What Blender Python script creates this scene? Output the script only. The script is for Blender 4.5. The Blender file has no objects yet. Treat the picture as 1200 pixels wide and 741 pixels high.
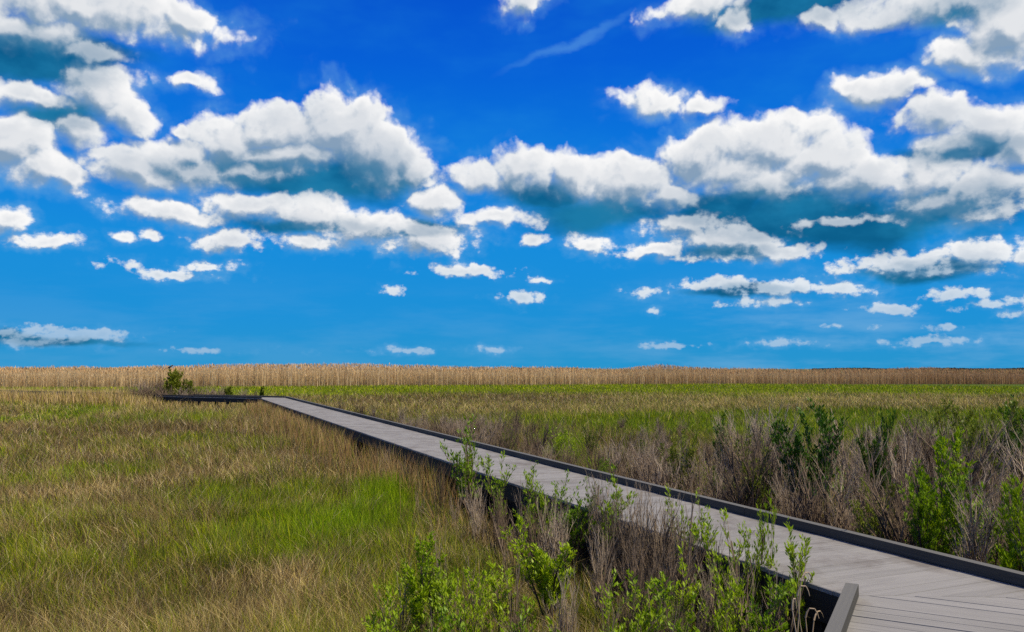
import bpy, math, random
import numpy as np
from mathutils import Vector

rng = np.random.default_rng(11)
random.seed(11)
S = bpy.context.scene
C = S.collection
F = 920.0; PX, PY = 600.0, 370.5            # focal length and centre of a 1200 px wide picture
PITCH = math.atan(62/F)
DECK = 0.75; CAM = 2.45

def raydir(px, py):
    x = (px-PX)/F; v = (PY-py)/F
    return np.array([x, math.cos(PITCH)-v*math.sin(PITCH), math.sin(PITCH)+v*math.cos(PITCH)])
def onz(px, py, z=0.0):
    d = raydir(px, py); t = (z-CAM)/d[2]
    return np.array([d[0]*t, d[1]*t])
def atdepth(px, depth):
    return np.array([(px-PX)/F*depth, depth])
def ztop(py, depth):
    return CAM-(py-432.4)/F*depth

# ------------------------------------------------------------------ value noise
_lat = rng.random((256, 256))
def vnoise(x, y, s, o=(0, 0)):
    x = np.asarray(x)/s+o[0]+1000; y = np.asarray(y)/s+o[1]+1000
    xi = np.floor(x).astype(int); yi = np.floor(y).astype(int)
    fx = x-xi; fy = y-yi
    fx = fx*fx*(3-2*fx); fy = fy*fy*(3-2*fy)
    a = _lat[xi % 256, yi % 256]; b = _lat[(xi+1) % 256, yi % 256]
    c = _lat[xi % 256, (yi+1) % 256]; d = _lat[(xi+1) % 256, (yi+1) % 256]
    return (a*(1-fx)+b*fx)*(1-fy)+(c*(1-fx)+d*fx)*fy
def fbm(x, y, s, o=(0, 0), n=4):
    t = 0; w = 0; a = 1
    for i in range(n):
        t = t+a*vnoise(x, y, s/2**i, (o[0]+i*17.3, o[1]+i*9.1)); w += a; a *= .55
    return t/w
def sstep(a, b, x):
    t = np.clip((x-a)/(b-a), 0, 1); return t*t*(3-2*t)

# ------------------------------------------------------------------ materials
def nt(m):
    m.use_nodes = True; t = m.node_tree; t.nodes.clear(); return t
def N(t, typ, **k):
    n = t.nodes.new(typ)
    for a, b in k.items(): setattr(n, a, b)
    return n
def L(t, a, b): t.links.new(a, b)

def leaf_material(name, trans=0.35, rough=0.6, col=None, var=0.0, spec=0.3):
    """colour from the 'Col' attribute or fixed; part of the light passes through"""
    m = bpy.data.materials.new(name); t = nt(m)
    out = N(t, 'ShaderNodeOutputMaterial')
    p = N(t, 'ShaderNodeBsdfPrincipled'); p.inputs['Roughness'].default_value = rough
    p.inputs['Specular IOR Level'].default_value = spec
    tr = N(t, 'ShaderNodeBsdfTranslucent'); mx = N(t, 'ShaderNodeMixShader'); mx.inputs[0].default_value = trans
    if col is None:
        a = N(t, 'ShaderNodeAttribute', attribute_name='Col'); c = a.outputs['Color']
    else:
        oi = N(t, 'ShaderNodeObjectInfo'); tc = N(t, 'ShaderNodeTexCoord')
        nz = N(t, 'ShaderNodeTexNoise'); nz.inputs['Scale'].default_value = 9
        L(t, tc.outputs['Object'], nz.inputs['Vector'])
        ad = N(t, 'ShaderNodeMath', operation='ADD'); L(t, oi.outputs['Random'], ad.inputs[0]); L(t, nz.outputs['Fac'], ad.inputs[1])
        ml = N(t, 'ShaderNodeMath', operation='MULTIPLY'); L(t, ad.outputs[0], ml.inputs[0]); ml.inputs[1].default_value = .5
        r = N(t, 'ShaderNodeValToRGB'); r.color_ramp.elements[0].color = (*col[0], 1); r.color_ramp.elements[1].color = (*col[1], 1)
        r.color_ramp.elements[0].position = .2; r.color_ramp.elements[1].position = .8
        L(t, ml.outputs[0], r.inputs[0]); c = r.outputs[0]
    L(t, c, p.inputs['Base Color']); L(t, c, tr.inputs['Color'])
    L(t, p.outputs[0], mx.inputs[1]); L(t, tr.outputs[0], mx.inputs[2]); L(t, mx.outputs[0], out.inputs[0])
    return m

M_grass = leaf_material('grass_blades', .24, .7, spec=.10)
M_reed = leaf_material('reed_stalks', .30, .7, spec=.12)
M_leaf_bright = leaf_material('bright_leaves', .38, .45, ((.13, .25, .003), (.38, .50, .010)), spec=.2)
M_leaf_dark = leaf_material('dark_leaves', .30, .45, ((.045, .12, .008), (.16, .29, .010)), spec=.2)
M_leaf_olive = leaf_material('olive_leaves', .3, .5, ((.10, .15, .01), (.26, .29, .02)), spec=.2)
M_bark = leaf_material('grey_bark', 0.0, .85, ((.13, .09, .055), (.28, .20, .13)), spec=.2)
M_bark_pale = leaf_material('pale_weathered_twigs', 0.0, .85, ((.25, .185, .12), (.52, .41, .29)), spec=.2)
M_bark_dark = leaf_material('dark_bark', 0.0, .85, ((.05, .034, .024), (.12, .085, .06)), spec=.2)

def wood(name, c0, c1, grain=(2, 40, 40), rough=.75, dirt=None, bleach=None):
    m = bpy.data.materials.new(name); t = nt(m)
    out = N(t, 'ShaderNodeOutputMaterial'); p = N(t, 'ShaderNodeBsdfPrincipled')
    p.inputs['Specular IOR Level'].default_value = .15
    a = N(t, 'ShaderNodeAttribute', attribute_name='grain')     # x along the board, y across, z = board random
    mp = N(t, 'ShaderNodeMapping'); mp.inputs['Scale'].default_value = grain
    L(t, a.outputs['Vector'], mp.inputs['Vector'])
    nz = N(t, 'ShaderNodeTexNoise'); nz.inputs['Scale'].default_value = 1; nz.inputs['Detail'].default_value = 6
    L(t, mp.outputs[0], nz.inputs['Vector'])
    sx = N(t, 'ShaderNodeSeparateXYZ'); L(t, a.outputs['Vector'], sx.inputs[0])
    ge = N(t, 'ShaderNodeNewGeometry')
    n2 = N(t, 'ShaderNodeTexNoise'); n2.inputs['Scale'].default_value = 1.3; n2.inputs['Detail'].default_value = 5
    L(t, ge.outputs['Position'], n2.inputs['Vector'])
    w = N(t, 'ShaderNodeTexWhiteNoise', noise_dimensions='1D'); L(t, sx.outputs['Z'], w.inputs['W'])
    s1 = N(t, 'ShaderNodeMath', operation='MULTIPLY_ADD'); L(t, nz.outputs['Fac'], s1.inputs[0]); s1.inputs[1].default_value = .60
    s2 = N(t, 'ShaderNodeMath', operation='MULTIPLY_ADD'); L(t, w.outputs['Value'], s2.inputs[0]); s2.inputs[1].default_value = .22
    s3 = N(t, 'ShaderNodeMath', operation='MULTIPLY'); L(t, n2.outputs['Fac'], s3.inputs[0]); s3.inputs[1].default_value = .35
    L(t, s3.outputs[0], s2.inputs[2]); L(t, s2.outputs[0], s1.inputs[2])
    r = N(t, 'ShaderNodeValToRGB'); r.color_ramp.elements[0].position = .3; r.color_ramp.elements[1].position = .85
    r.color_ramp.elements[0].color = (*c0, 1); r.color_ramp.elements[1].color = (*c1, 1)
    L(t, s1.outputs[0], r.inputs[0]); col = r.outputs[0]
    if dirt:
        n3 = N(t, 'ShaderNodeTexNoise'); n3.inputs['Scale'].default_value = 2.2; n3.inputs['Detail'].default_value = 8; n3.inputs['Roughness'].default_value = .7
        L(t, ge.outputs['Position'], n3.inputs['Vector'])
        def near_line(o_, n_, k, w_):     # 1 at a kerb, fading over w_ metres
            sb = N(t, 'ShaderNodeVectorMath', operation='SUBTRACT'); L(t, ge.outputs['Position'], sb.inputs[0]); sb.inputs[1].default_value = (o_[0], o_[1], 0)
            dt = N(t, 'ShaderNodeVectorMath', operation='DOT_PRODUCT'); L(t, sb.outputs[0], dt.inputs[0]); dt.inputs[1].default_value = (n_[0], n_[1], 0)
            mm = N(t, 'ShaderNodeMapRange', interpolation_type='SMOOTHSTEP'); L(t, dt.outputs['Value'], mm.inputs['Value'])
            mm.inputs['From Min'].default_value = 0; mm.inputs['From Max'].default_value = w_; mm.inputs['To Min'].default_value = k; mm.inputs['To Max'].default_value = 0
            return mm.outputs[0]
        mo = N(t, 'ShaderNodeMath', operation='MAXIMUM')
        L(t, near_line(C0+rM*(WID-KW), -rM, .30, .55), mo.inputs[0]); L(t, near_line(C0+rN*KW, rN, .24, .25), mo.inputs[1])
        ad = N(t, 'ShaderNodeMath', operation='ADD'); L(t, n3.outputs['Fac'], ad.inputs[0]); L(t, mo.outputs[0], ad.inputs[1])
        mr = N(t, 'ShaderNodeMapRange'); mr.inputs['From Min'].default_value = .70; mr.inputs['From Max'].default_value = 1.06
        mr.inputs['To Max'].default_value = .8
        L(t, ad.outputs[0], mr.inputs['Value'])
        mx = N(t, 'ShaderNodeMix', data_type='RGBA'); L(t, mr.outputs[0], mx.inputs['Factor'])
        L(t, col, mx.inputs['A']); mx.inputs['B'].default_value = (*dirt, 1); col = mx.outputs['Result']
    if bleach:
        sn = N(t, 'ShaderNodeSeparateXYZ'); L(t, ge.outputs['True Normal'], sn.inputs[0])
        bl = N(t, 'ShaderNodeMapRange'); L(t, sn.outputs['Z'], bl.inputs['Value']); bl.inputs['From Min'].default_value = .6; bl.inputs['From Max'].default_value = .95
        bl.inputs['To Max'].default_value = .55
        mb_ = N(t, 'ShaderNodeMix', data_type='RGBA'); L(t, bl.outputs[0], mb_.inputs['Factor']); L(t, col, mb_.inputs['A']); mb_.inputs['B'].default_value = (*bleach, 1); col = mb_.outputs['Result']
    L(t, col, p.inputs['Base Color'])
    rr = N(t, 'ShaderNodeMapRange'); rr.inputs['To Min'].default_value = rough-.12; rr.inputs['To Max'].default_value = rough+.12
    L(t, nz.outputs['Fac'], rr.inputs['Value']); L(t, rr.outputs[0], p.inputs['Roughness'])
    b = N(t, 'ShaderNodeBump'); b.inputs['Strength'].default_value = .35; b.inputs['Distance'].default_value = .004
    L(t, nz.outputs['Fac'], b.inputs['Height']); L(t, b.outputs[0], p.inputs['Normal'])
    L(t, p.outputs[0], out.inputs[0]); return m
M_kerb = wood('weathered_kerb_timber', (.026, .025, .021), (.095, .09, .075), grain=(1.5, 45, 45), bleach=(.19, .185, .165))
M_frame = wood('dark_frame_timber', (.016, .015, .013), (.045, .04, .034), grain=(1.5, 30, 30))

def ground_material():
    m = bpy.data.materials.new('marsh_ground'); t = nt(m)
    out = N(t, 'ShaderNodeOutputMaterial'); p = N(t, 'ShaderNodeBsdfPrincipled'); p.inputs['Roughness'].default_value = .95
    p.inputs['Specular IOR Level'].default_value = .1
    a = N(t, 'ShaderNodeAttribute', attribute_name='Col'); ge = N(t, 'ShaderNodeNewGeometry')
    nz = N(t, 'ShaderNodeTexNoise'); nz.inputs['Scale'].default_value = 14; nz.inputs['Detail'].default_value = 8
    L(t, ge.outputs['Position'], nz.inputs['Vector'])
    mr = N(t, 'ShaderNodeMapRange'); mr.inputs['From Min'].default_value = .3; mr.inputs['From Max'].default_value = .7
    mr.inputs['To Min'].default_value = .45; mr.inputs['To Max'].default_value = 1.4; L(t, nz.outputs['Fac'], mr.inputs['Value'])
    v = N(t, 'ShaderNodeVectorMath', operation='SCALE'); L(t, a.outputs['Color'], v.inputs[0]); L(t, mr.outputs[0], v.inputs['Scale'])
    L(t, v.outputs[0], p.inputs['Base Color'])
    b = N(t, 'ShaderNodeBump'); b.inputs['Distance'].default_value = .05; L(t, nz.outputs['Fac'], b.inputs['Height']); L(t, b.outputs[0], p.inputs['Normal'])
    L(t, p.outputs[0], out.inputs[0]); return m
M_ground = ground_material()
def plain(name, col, rough=.6):
    m = bpy.data.materials.new(name); t = nt(m); out = N(t, 'ShaderNodeOutputMaterial'); p = N(t, 'ShaderNodeBsdfPrincipled')
    tc = N(t, 'ShaderNodeTexCoord'); nz = N(t, 'ShaderNodeTexNoise'); nz.inputs['Scale'].default_value = 25; L(t, tc.outputs['Object'], nz.inputs['Vector'])
    r = N(t, 'ShaderNodeValToRGB'); r.color_ramp.elements[0].color = (*[c*.6 for c in col], 1); r.color_ramp.elements[1].color = (*[c*1.4 for c in col], 1)
    L(t, nz.outputs['Fac'], r.inputs[0]); L(t, r.outputs[0], p.inputs['Base Color']); p.inputs['Roughness'].default_value = rough
    L(t, p.outputs[0], out.inputs[0]); return m

# ------------------------------------------------------------------ mesh helpers
def np_mesh(name, V, loops, starts, mat, col=None):
    me = bpy.data.meshes.new(name)
    me.vertices.add(len(V)); me.vertices.foreach_set('co', V.astype(np.float32).ravel())
    me.loops.add(len(loops)); me.loops.foreach_set('vertex_index', loops.astype(np.int32))
    me.polygons.add(len(starts)); me.polygons.foreach_set('loop_start', starts.astype(np.int32))
    if col is not None:
        a = me.color_attributes.new('Col', 'FLOAT_COLOR', 'POINT')
        a.data.foreach_set('color', np.c_[col, np.ones(len(col))].astype(np.float32).ravel())
    me.update(calc_edges=True); me.validate()
    if mat: me.materials.append(mat)
    return me
def link(name, me, parent=None, **props):
    o = bpy.data.objects.new(name, me); C.objects.link(o)
    if parent: o.parent = parent
    for k, v in props.items(): o[k] = v
    return o

def blades(name, P, H, W, lean, az, face, colb, colt, mat, seg=2, curl=1.0):
    """P n,3 roots; H height; W width; lean horizontal reach; az lean direction; face blade facing"""
    n = len(P); dirx, diry = np.cos(az), np.sin(az); wx, wy = np.cos(face)*W/2, np.sin(face)*W/2
    ts = np.linspace(0, 1, seg+1); V = []; CO = []
    for k, t in enumerate(ts):
        r = lean*t**(1+curl); z = H*(t-.18*t*t*(lean/np.maximum(H, .01)))
        w = 1 if k == 0 else (1-t)**.6 if k < seg else 0
        cx, cy, cz = P[:, 0]+dirx*r, P[:, 1]+diry*r, P[:, 2]+z
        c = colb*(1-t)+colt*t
        if k < seg:
            V += [np.c_[cx-wx*w, cy-wy*w, cz], np.c_[cx+wx*w, cy+wy*w, cz]]; CO += [c, c]
        else:
            V += [np.c_[cx, cy, cz]]; CO += [c]
    m = 2*seg+1
    V = np.stack(V, 1).reshape(-1, 3); CO = np.stack(CO, 1).reshape(-1, 3)
    base = np.arange(n)[:, None]*m; pat = []; st = []; pos = 0
    for k in range(seg-1):
        pat += [2*k, 2*k+1, 2*k+3, 2*k+2]; st.append(pos); pos += 4
    pat += [2*seg-2, 2*seg-1, 2*seg]; st.append(pos); pos += 3
    loops = (base+np.array(pat)[None]).ravel(); starts = (np.arange(n)[:, None]*pos+np.array(st)[None]).ravel()
    return V, loops, starts, CO
def merge(parts):
    Vs, Ls, Ss, Cs = [], [], [], []; vo = lo = 0
    for V, l, s, c in parts:
        Vs.append(V); Ls.append(l+vo); Ss.append(s+lo); Cs.append(c); vo += len(V); lo += len(l)
    return np.concatenate(Vs), np.concatenate(Ls), np.concatenate(Ss), np.concatenate(Cs)

# ------------------------------------------------------------------ boardwalk layout
def unit(v): v = np.array(v, float); return v/np.linalg.norm(v)
KH = .095; KW = .09; WID = 1.52
C0 = onz(991, 682.5, DECK+KH)                  # inner corner by the camera
F0 = onz(306, 467.2, DECK)                     # inner corner far away
dM = unit(F0-C0)                               # main run, going away
dN = unit((-.476, -.880))                      # near run, from the corner towards the camera
dFar = unit(onz(185, 462.6, DECK+KH)-F0)       # far run, going left
def right(d): return np.array([d[1], -d[0]])
rM = right(dM); rN = right(-dN); rF = right(dFar)
def isect(p, d, q, e):
    A = np.array([[d[0], -e[0]], [d[1], -e[1]]]); t = np.linalg.solve(A, q-p); return p+d*t[0]
C1 = isect(C0+right(dM)*WID, dM, C0+right(-dN)*WID, dN)
F1 = isect(F0+right(dM)*WID, dM, F0+right(dFar)*WID, dFar)
NL = 9.5; FL = 46.0
N0, N1 = C0+dN*NL, C0+dN*NL+right(-dN)*WID
E0, E1 = F0+dFar*FL, F0+dFar*FL+right(dFar)*WID
PATH = [(N0, C0, C1, N1), (C0, F0, F1, C1), (F0, E0, E1, F1)]
def seg_dist(x, y):
    """signed distance to the centre line (positive on its right-hand side when walking away) and |distance|"""
    pts = [(N0+N1)/2, (C0+C1)/2, (F0+F1)/2, (E0+E1)/2]
    best = np.full(np.shape(x), 1e9); sg = np.zeros(np.shape(x))
    for a, b in zip(pts[:-1], pts[1:]):
        d = b-a; l = np.hypot(*d); d = d/l
        t = np.clip((x-a[0])*d[0]+(y-a[1])*d[1], 0, l)
        qx, qy = x-a[0]-d[0]*t, y-a[1]-d[1]*t; D = np.hypot(qx, qy)
        s = np.sign(qx*d[1]-qy*d[0]); u = D < best
        best = np.where(u, D, best); sg = np.where(u, s, sg)
    return best, sg

def clip_poly(poly, a, b):
    """keep the part of poly to the left of a->b"""
    out = []; e = b-a
    def sd(p): return e[0]*(p[1]-a[1])-e[1]*(p[0]-a[0])
    for i in range(len(poly)):
        p, q = poly[i], poly[(i+1) % len(poly)]; sp, sq = sd(p), sd(q)
        if sp >= 0: out.append(p)
        if (sp > 0 > sq) or (sp < 0 < sq): out.append(p+(q-p)*(sp/(sp-sq)))
    return out
class MB:
    def __init__(s): s.v = []; s.f = []; s.g = []; s.d = []
    def prism(s, poly, z0, z1, along, dirt=None, bev=.004):
        """upright prism with a small chamfer round its top"""
        n = len(poly); c = sum(poly)/n; b = len(s.v); rnd = random.random()*50
        perp = np.array([-along[1], along[0]])
        for k, (z, ins) in enumerate(((z0, 0), (z1-bev, 0), (z1, bev))):
            for p in poly:
                q = p-(unit(p-c)*ins*1.3 if ins else 0)
                s.v.append((q[0], q[1], z)); s.g.append((q@along, q@perp+z, rnd)); s.d.append(dirt(q) if dirt else 0)
        for k in range(2):
            for i in range(n):
                j = (i+1) % n; s.f.append((b+k*n+i, b+k*n+j, b+(k+1)*n+j, b+(k+1)*n+i))
        s.f.append(tuple(b+2*n+i for i in range(n))); s.f.append(tuple(b+n-1-i for i in range(n)))
    def beam(s, a, b_, w, z0, z1, bev=.005):
        d = unit(b_-a); r = right(d)*w/2
        s.prism([a-r, a+r, b_+r, b_-r][::-1] if False else [a+r, b_+r, b_-r, a-r], z0, z1, d, bev=bev)
    def build(s, name, mat, parent, **props):
        me = bpy.data.meshes.new(name); me.from_pydata(s.v, [], s.f); me.validate()
        at = me.attributes.new('grain', 'FLOAT_VECTOR', 'POINT'); at.data.foreach_set('vector', np.array(s.g, np.float32).ravel())
        at = me.attributes.new('dirt', 'FLOAT', 'POINT'); at.data.foreach_set('value', np.array(s.d, np.float32))
        me.materials.append(mat); return link(name, me, parent, **props)

M_deck = wood('weathered_deck_boards', (.20, .190, .170), (.305, .290, .262), dirt=(.085, .062, .045))
bw = link('boardwalk', None, label='long grey timber boardwalk crossing the marsh with dark kerb rails', category='boardwalk')
def ccw(p):
    A = sum(p[i][0]*p[(i+1) % len(p)][1]-p[(i+1) % len(p)][0]*p[i][1] for i in range(len(p)))
    return p if A > 0 else p[::-1]
def deck(sec, d, pitch=.145, gap=.0045):
    poly = ccw([np.array(p) for p in sec]); us = [p@d for p in poly]; u0, u1 = min(us), max(us)
    perp = right(d); vs = [p@perp for p in poly]; v0, v1 = min(vs)-1, max(vs)+1
    inset = .004; m = MB(); u = u0
    def dirt(q):
        k0 = np.hypot(*(q-C0)); e = abs((q-C0)@right(dM)-(WID-KW)) if q[1] > 3 else 9
        return .30*math.exp(-k0*2.2)+.30*math.exp(-e*4)
    # split every board in short pieces so that the dirt attribute follows the place
    while u < u1:
        q = [perp*v0+d*(u+gap/2), perp*v1+d*(u+gap/2), perp*v1+d*(u+pitch-gap/2), perp*v0+d*(u+pitch-gap/2)]
        q = ccw(q)
        for i in range(len(poly)):
            q = clip_poly(q, poly[i], poly[(i+1) % len(poly)])
            if len(q) < 3: break
        if len(q) >= 3:
            q = [p for i, p in enumerate(q) if np.hypot(*(p-q[i-1])) > .004]
            if len(q) >= 3:
                m.prism(q, DECK-.035+random.uniform(-.0015, .0015), DECK+random.uniform(-.0025, .0015), perp, dirt, bev=.005)
        u += pitch
    return m
deck(PATH[0], -dN, gap=.009).build('deck_boards', M_deck, bw, label='grey boards laid crosswise in front of the camera')
deck(PATH[1], dM).build('deck_boards', M_deck, bw, label='grey boards of the long straight run')
deck(PATH[2], dFar).build('deck_boards', M_deck, bw, label='far boards of the run turning left')

def kerb(a, b, ins, piece=3.6):
    """kerb timbers butted end to end; ins = inward direction of the edge"""
    m = MB(); d = unit(b-a); l = np.hypot(*(b-a)); u = 0; a = a+ins*KW/2
    while u < l-.01:
        e = min(u+piece, l); m.beam(a+d*(u+.003), a+d*(e-.003), KW, DECK+.006, DECK+KH+random.uniform(-.002, .002)); u = e
    return m
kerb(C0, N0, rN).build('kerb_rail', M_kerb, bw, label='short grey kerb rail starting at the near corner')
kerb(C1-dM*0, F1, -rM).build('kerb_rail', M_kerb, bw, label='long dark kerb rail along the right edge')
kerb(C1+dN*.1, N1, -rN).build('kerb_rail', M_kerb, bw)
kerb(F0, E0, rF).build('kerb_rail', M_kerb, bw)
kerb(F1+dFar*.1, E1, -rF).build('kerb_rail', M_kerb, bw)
# fascia boards under both edges of every run, joist line and posts
for (a0, b0, ins) in ((C0, N0, rN), (C1, N1, -rN), (C0, F0, rM), (C1, F1, -rM), (F0, E0, rF), (F1, E1, -rF)):
    m = MB(); d = unit(b0-a0); m.beam(a0+ins*.02+d*.03, b0+ins*.02-d*.03, .04, DECK-.27, DECK-.037); m.build('fascia_board', M_frame, bw)
for sec, d, st in ((PATH[0], dN, 2.4), (PATH[1], dM, 2.4), (PATH[2], dFar, 2.4)):
    a = sec[0] if d is dN else sec[0]
    start, l = {0: (C0, NL), 1: (C0, np.hypot(*(F0-C0))), 2: (F0, FL)}[0 if d is dN else 1 if d is dM else 2]
    r = right(d) if d is not dN else right(-dN)
    u = .35
    while u < l-.3:
        for k in (.10, WID-.10):
            p = start+d*u+r*k; m = MB(); m.beam(p-d*.06, p+d*.06, .12, -.3, DECK-.04); m.build('post', M_frame, bw)
        m = MB(); p = start+d*(u+.14); m.beam(p+r*.06, p+r*(WID-.06), .05, DECK-.24, DECK-.04); m.build('cross_beam', M_frame, bw)
        u += st if l < 20 or u < 30 else st

# ------------------------------------------------------------------ marsh colours and heights over the ground
def ell(x, y, px, py, rx, ry, z=.35):
    """soft patch: 1 at its centre, 0 outside; placed on the meadow at a spot seen in the photograph"""
    c = onz(px, py, z); s = onz(px, py-ry, z); w = onz(px+rx, py, z)
    a = (x-c[0])/(w[0]-c[0]); b = (y-c[1])/(s[1]-c[1]); b = np.where(b > 0, b, b*1.3)
    return np.clip(1-np.hypot(a, b), 0, 1)
def region(x, y):
    """-> green share, bright share, tan share, height"""
    dist, side = seg_dist(x, y)
    D = np.hypot(x, y); n1 = fbm(x, y, 5.0, (3, 8)); n2 = fbm(x, y, 1.3, (11, 2)); n3 = fbm(x, y*1.8, 22, (5, 5))
    leftm = side < 0
    g = np.where(leftm, .38+1.9*(n1-.5)+.9*(n2-.5), .40+1.3*(n1-.5)+.9*(n2-.5))
    br = np.zeros_like(x); tan = np.clip(.25+1.6*(n3-.5), 0, 1)
    h = .34+.18*(n1-.5)+.16*(n2-.5)+.26*(fbm(x, y, .5, (21, 2), 2)-.5)
    for (px, py, rx, ry, k) in ((385, 598, 150, 34, 1.1), (470, 570, 60, 26, .9), (420, 660, 110, 60, .15), (300, 560, 150, 22, .5), (60, 480, 90, 14, .8), (160, 490, 120, 12, .4),
                                (655, 512, 60, 26, 1.2), (590, 520, 60, 14, .5), (100, 540, 130, 20, .35), (560, 640, 160, 70, .35), (800, 690, 150, 40, .6)):
        e = ell(x, y, px, py, rx, ry); g = g+k*e*1.2; br = br+k*e*np.clip(.4+2*(n2-.3), 0, 1.3)
    # dead grass: band in front of the far walkway and the lower-left corner
    e = ell(x, y, 200, 500, 420, 32); g = g-.35*e*(1.2-n2)
    e = ell(x, y, 80, 720, 420, 90); g = g-.35*e
    # bands of the open marsh beyond the long run
    az = x/np.maximum(y, 1)
    far = sstep(22, 30, D)*(~leftm)
    yb = y+22*(n3-.5)
    green1 = sstep(64, 80, y+34*(n3-.5))
    tan1 = sstep(40, 52, yb)*(1-sstep(74, 86, yb))
    green2 = sstep(23, 29, yb)*(1-sstep(38, 47, yb))
    g = np.where(far > .5, .54+.5*green1+.48*green2*sstep(-.1, .15, az)-.25*tan1+.6*(n1-.5), g)
    br = np.where(far > .5, .75*green1+.6*green2*sstep(-.15, .15, az), br)
    tan = np.where(far > .5, tan*.6+.5*tan1*sstep(0.0, .3, az+.5*(n1-.5)), tan)
    # bright strip beyond the far walkway on the left
    st = leftm & (y > 66); g = np.where(st, .55+.5*green1, g); br = np.where(st, .3*green1, br)
    h = np.where(far > .5, .40+.12*(n1-.5), h); h = np.where(br > .5, h*.85, h); h = h+.17*(leftm & (y > 30) & (dist < 9))
    return np.clip(g, .03, .97), np.clip(br, 0, 1), np.clip(tan, 0, 1), h, dist, side

PAL_DEAD = np.array([(.28, .19, .060), (.36, .255, .095), (.17, .11, .038), (.60, .48, .26), (.26, .185, .09), (.065, .045, .018), (.30, .19, .06)])
PAL_TAN = np.array([(.60, .46, .15), (.68, .53, .21), (.48, .36, .11)])
PAL_GREEN = np.array([(.18, .27, .002), (.31, .37, .003), (.44, .45, .006), (.08, .14, .003)])
PAL_BRIGHT = np.array([(.17, .31, .003), (.27, .40, .004), (.40, .50, .008), (.10, .19, .003)])

# ------------------------------------------------------------------ ground sheet
rs = np.concatenate([[0], np.geomspace(1.0, 9000, 150)]); th = np.linspace(0, 2*math.pi, 361)[:-1]
R, T = np.meshgrid(rs[1:], th, indexing='ij'); gx, gy = (R*np.cos(T)).ravel(), (R*np.sin(T)).ravel()
g, br, tn, h, dist, side = region(gx, gy)
z = -.05+.09*(fbm(gx, gy, 3)-.5)*(np.hypot(gx, gy) < 300)
gc = (1-g)[:, None]*np.array((.085, .062, .038))+g[:, None]*np.array((.055, .072, .014))+br[:, None]*np.array((.02, .05, 0))+(tn*(1-g))[:, None]*np.array((.08, .06, .03))
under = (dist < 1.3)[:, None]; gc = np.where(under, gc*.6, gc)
litter = ((side > 0) & (dist > .8) & (dist < 4) & (gy < 14))[:, None]; gc = np.where(litter, np.array((.15, .085, .045)), gc)
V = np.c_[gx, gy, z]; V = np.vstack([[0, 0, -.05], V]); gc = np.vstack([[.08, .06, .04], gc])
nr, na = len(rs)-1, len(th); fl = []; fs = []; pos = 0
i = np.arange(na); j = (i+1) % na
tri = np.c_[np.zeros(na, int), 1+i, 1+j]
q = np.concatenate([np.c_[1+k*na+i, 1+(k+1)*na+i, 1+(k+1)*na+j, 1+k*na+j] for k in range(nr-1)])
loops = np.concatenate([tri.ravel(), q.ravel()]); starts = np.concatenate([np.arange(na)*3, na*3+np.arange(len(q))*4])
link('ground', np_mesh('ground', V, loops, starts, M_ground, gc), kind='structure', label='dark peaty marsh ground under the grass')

# ------------------------------------------------------------------ marsh grass
def pick(pal, n): 
    c = pal[rng.integers(0, len(pal), n)]; return c*(1+.38*(rng.random((n, 1))-.5)*2)
def scatter(n, d0, d1, fov=.80, power=0):
    u = rng.random(n); d = d0*(d1/d0)**(u**(1-power)); a = (rng.random(n)-.5)*2*fov
    return d*np.sin(a), d*np.cos(a), d
def field(n, d0, d1, seg, wk):
    x, y, d = scatter(n, d0, d1)
    # small clumps
    g, br, tn, h, dist, side = region(x, y)
    tall = ((side > 0) & (d < 24) & (dist < 9))
    ok = dist > np.where(side < 0, 1.02, .98)
    # thin next to the near corner where the walkway keeps the marsh dark
    kc = np.hypot(x-C0[0]+.30, y-C0[1]+.15); ok &= ~((kc < .85) & (side < 0) & (rng.random(n) < .93))
    ok &= ~((dist < 1.6) & (side < 0) & (y < 9) & (rng.random(n) < .55))
    ok &= ~((side > 0) & (dist < 3.5) & (y < 16) & (rng.random(n) < .6))
    x, y, d, g, br, tn, h, dist, side = [a[ok] for a in (x, y, d, g, br, tn, h, dist, side)]
    m = len(x); r = rng.random(m); isg = r < g+1.1*(fbm(x, y, .4, (51, 3), 2)-.5); isb = isg & (rng.random(m) < br); ist = ~isg & (rng.random(m) < tn)
    col = pick(PAL_DEAD, m); col[ist] = pick(PAL_TAN, ist.sum()); col[isg] = pick(PAL_GREEN, isg.sum()); col[isb] = pick(PAL_BRIGHT, isb.sum()); col = np.where((isb & (d > 55))[:, None], col*np.array((1.6, 1.3, 1)), col)
    H = h*(.55+.75*rng.random(m)); H = np.where(isg, H*.92, H*1.05)
    stray = rng.random(m) < .012; H = np.where(stray, H*1.45, H)
    col = col*(.55+.9*fbm(x, y, .33, (1, 31), 2))[:, None]
    la = fbm(x, y, 2.2, (40, 7), 2)*9+rng.normal(0, 1.5, m)
    lean = H*(.15+.85*rng.random(m))
    lean = np.where(isg, lean*.6, lean)
    W = wk*(.0034*(d/6)**.93)*(.7+.7*rng.random(m)); W = np.where(isg, W*1.15, W)
    face = rng.random(m)*math.pi
    P = np.c_[x, y, np.full(m, -.04)]
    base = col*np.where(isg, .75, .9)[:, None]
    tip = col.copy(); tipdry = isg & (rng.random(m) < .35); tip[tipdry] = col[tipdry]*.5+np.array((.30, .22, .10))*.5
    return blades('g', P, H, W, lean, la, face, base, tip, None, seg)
parts = [field(380000, 4.3, 14, 3, 1.0), field(360000, 13, 40, 2, 1.0), field(330000, 38, 128, 2, 1.1)]
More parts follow.
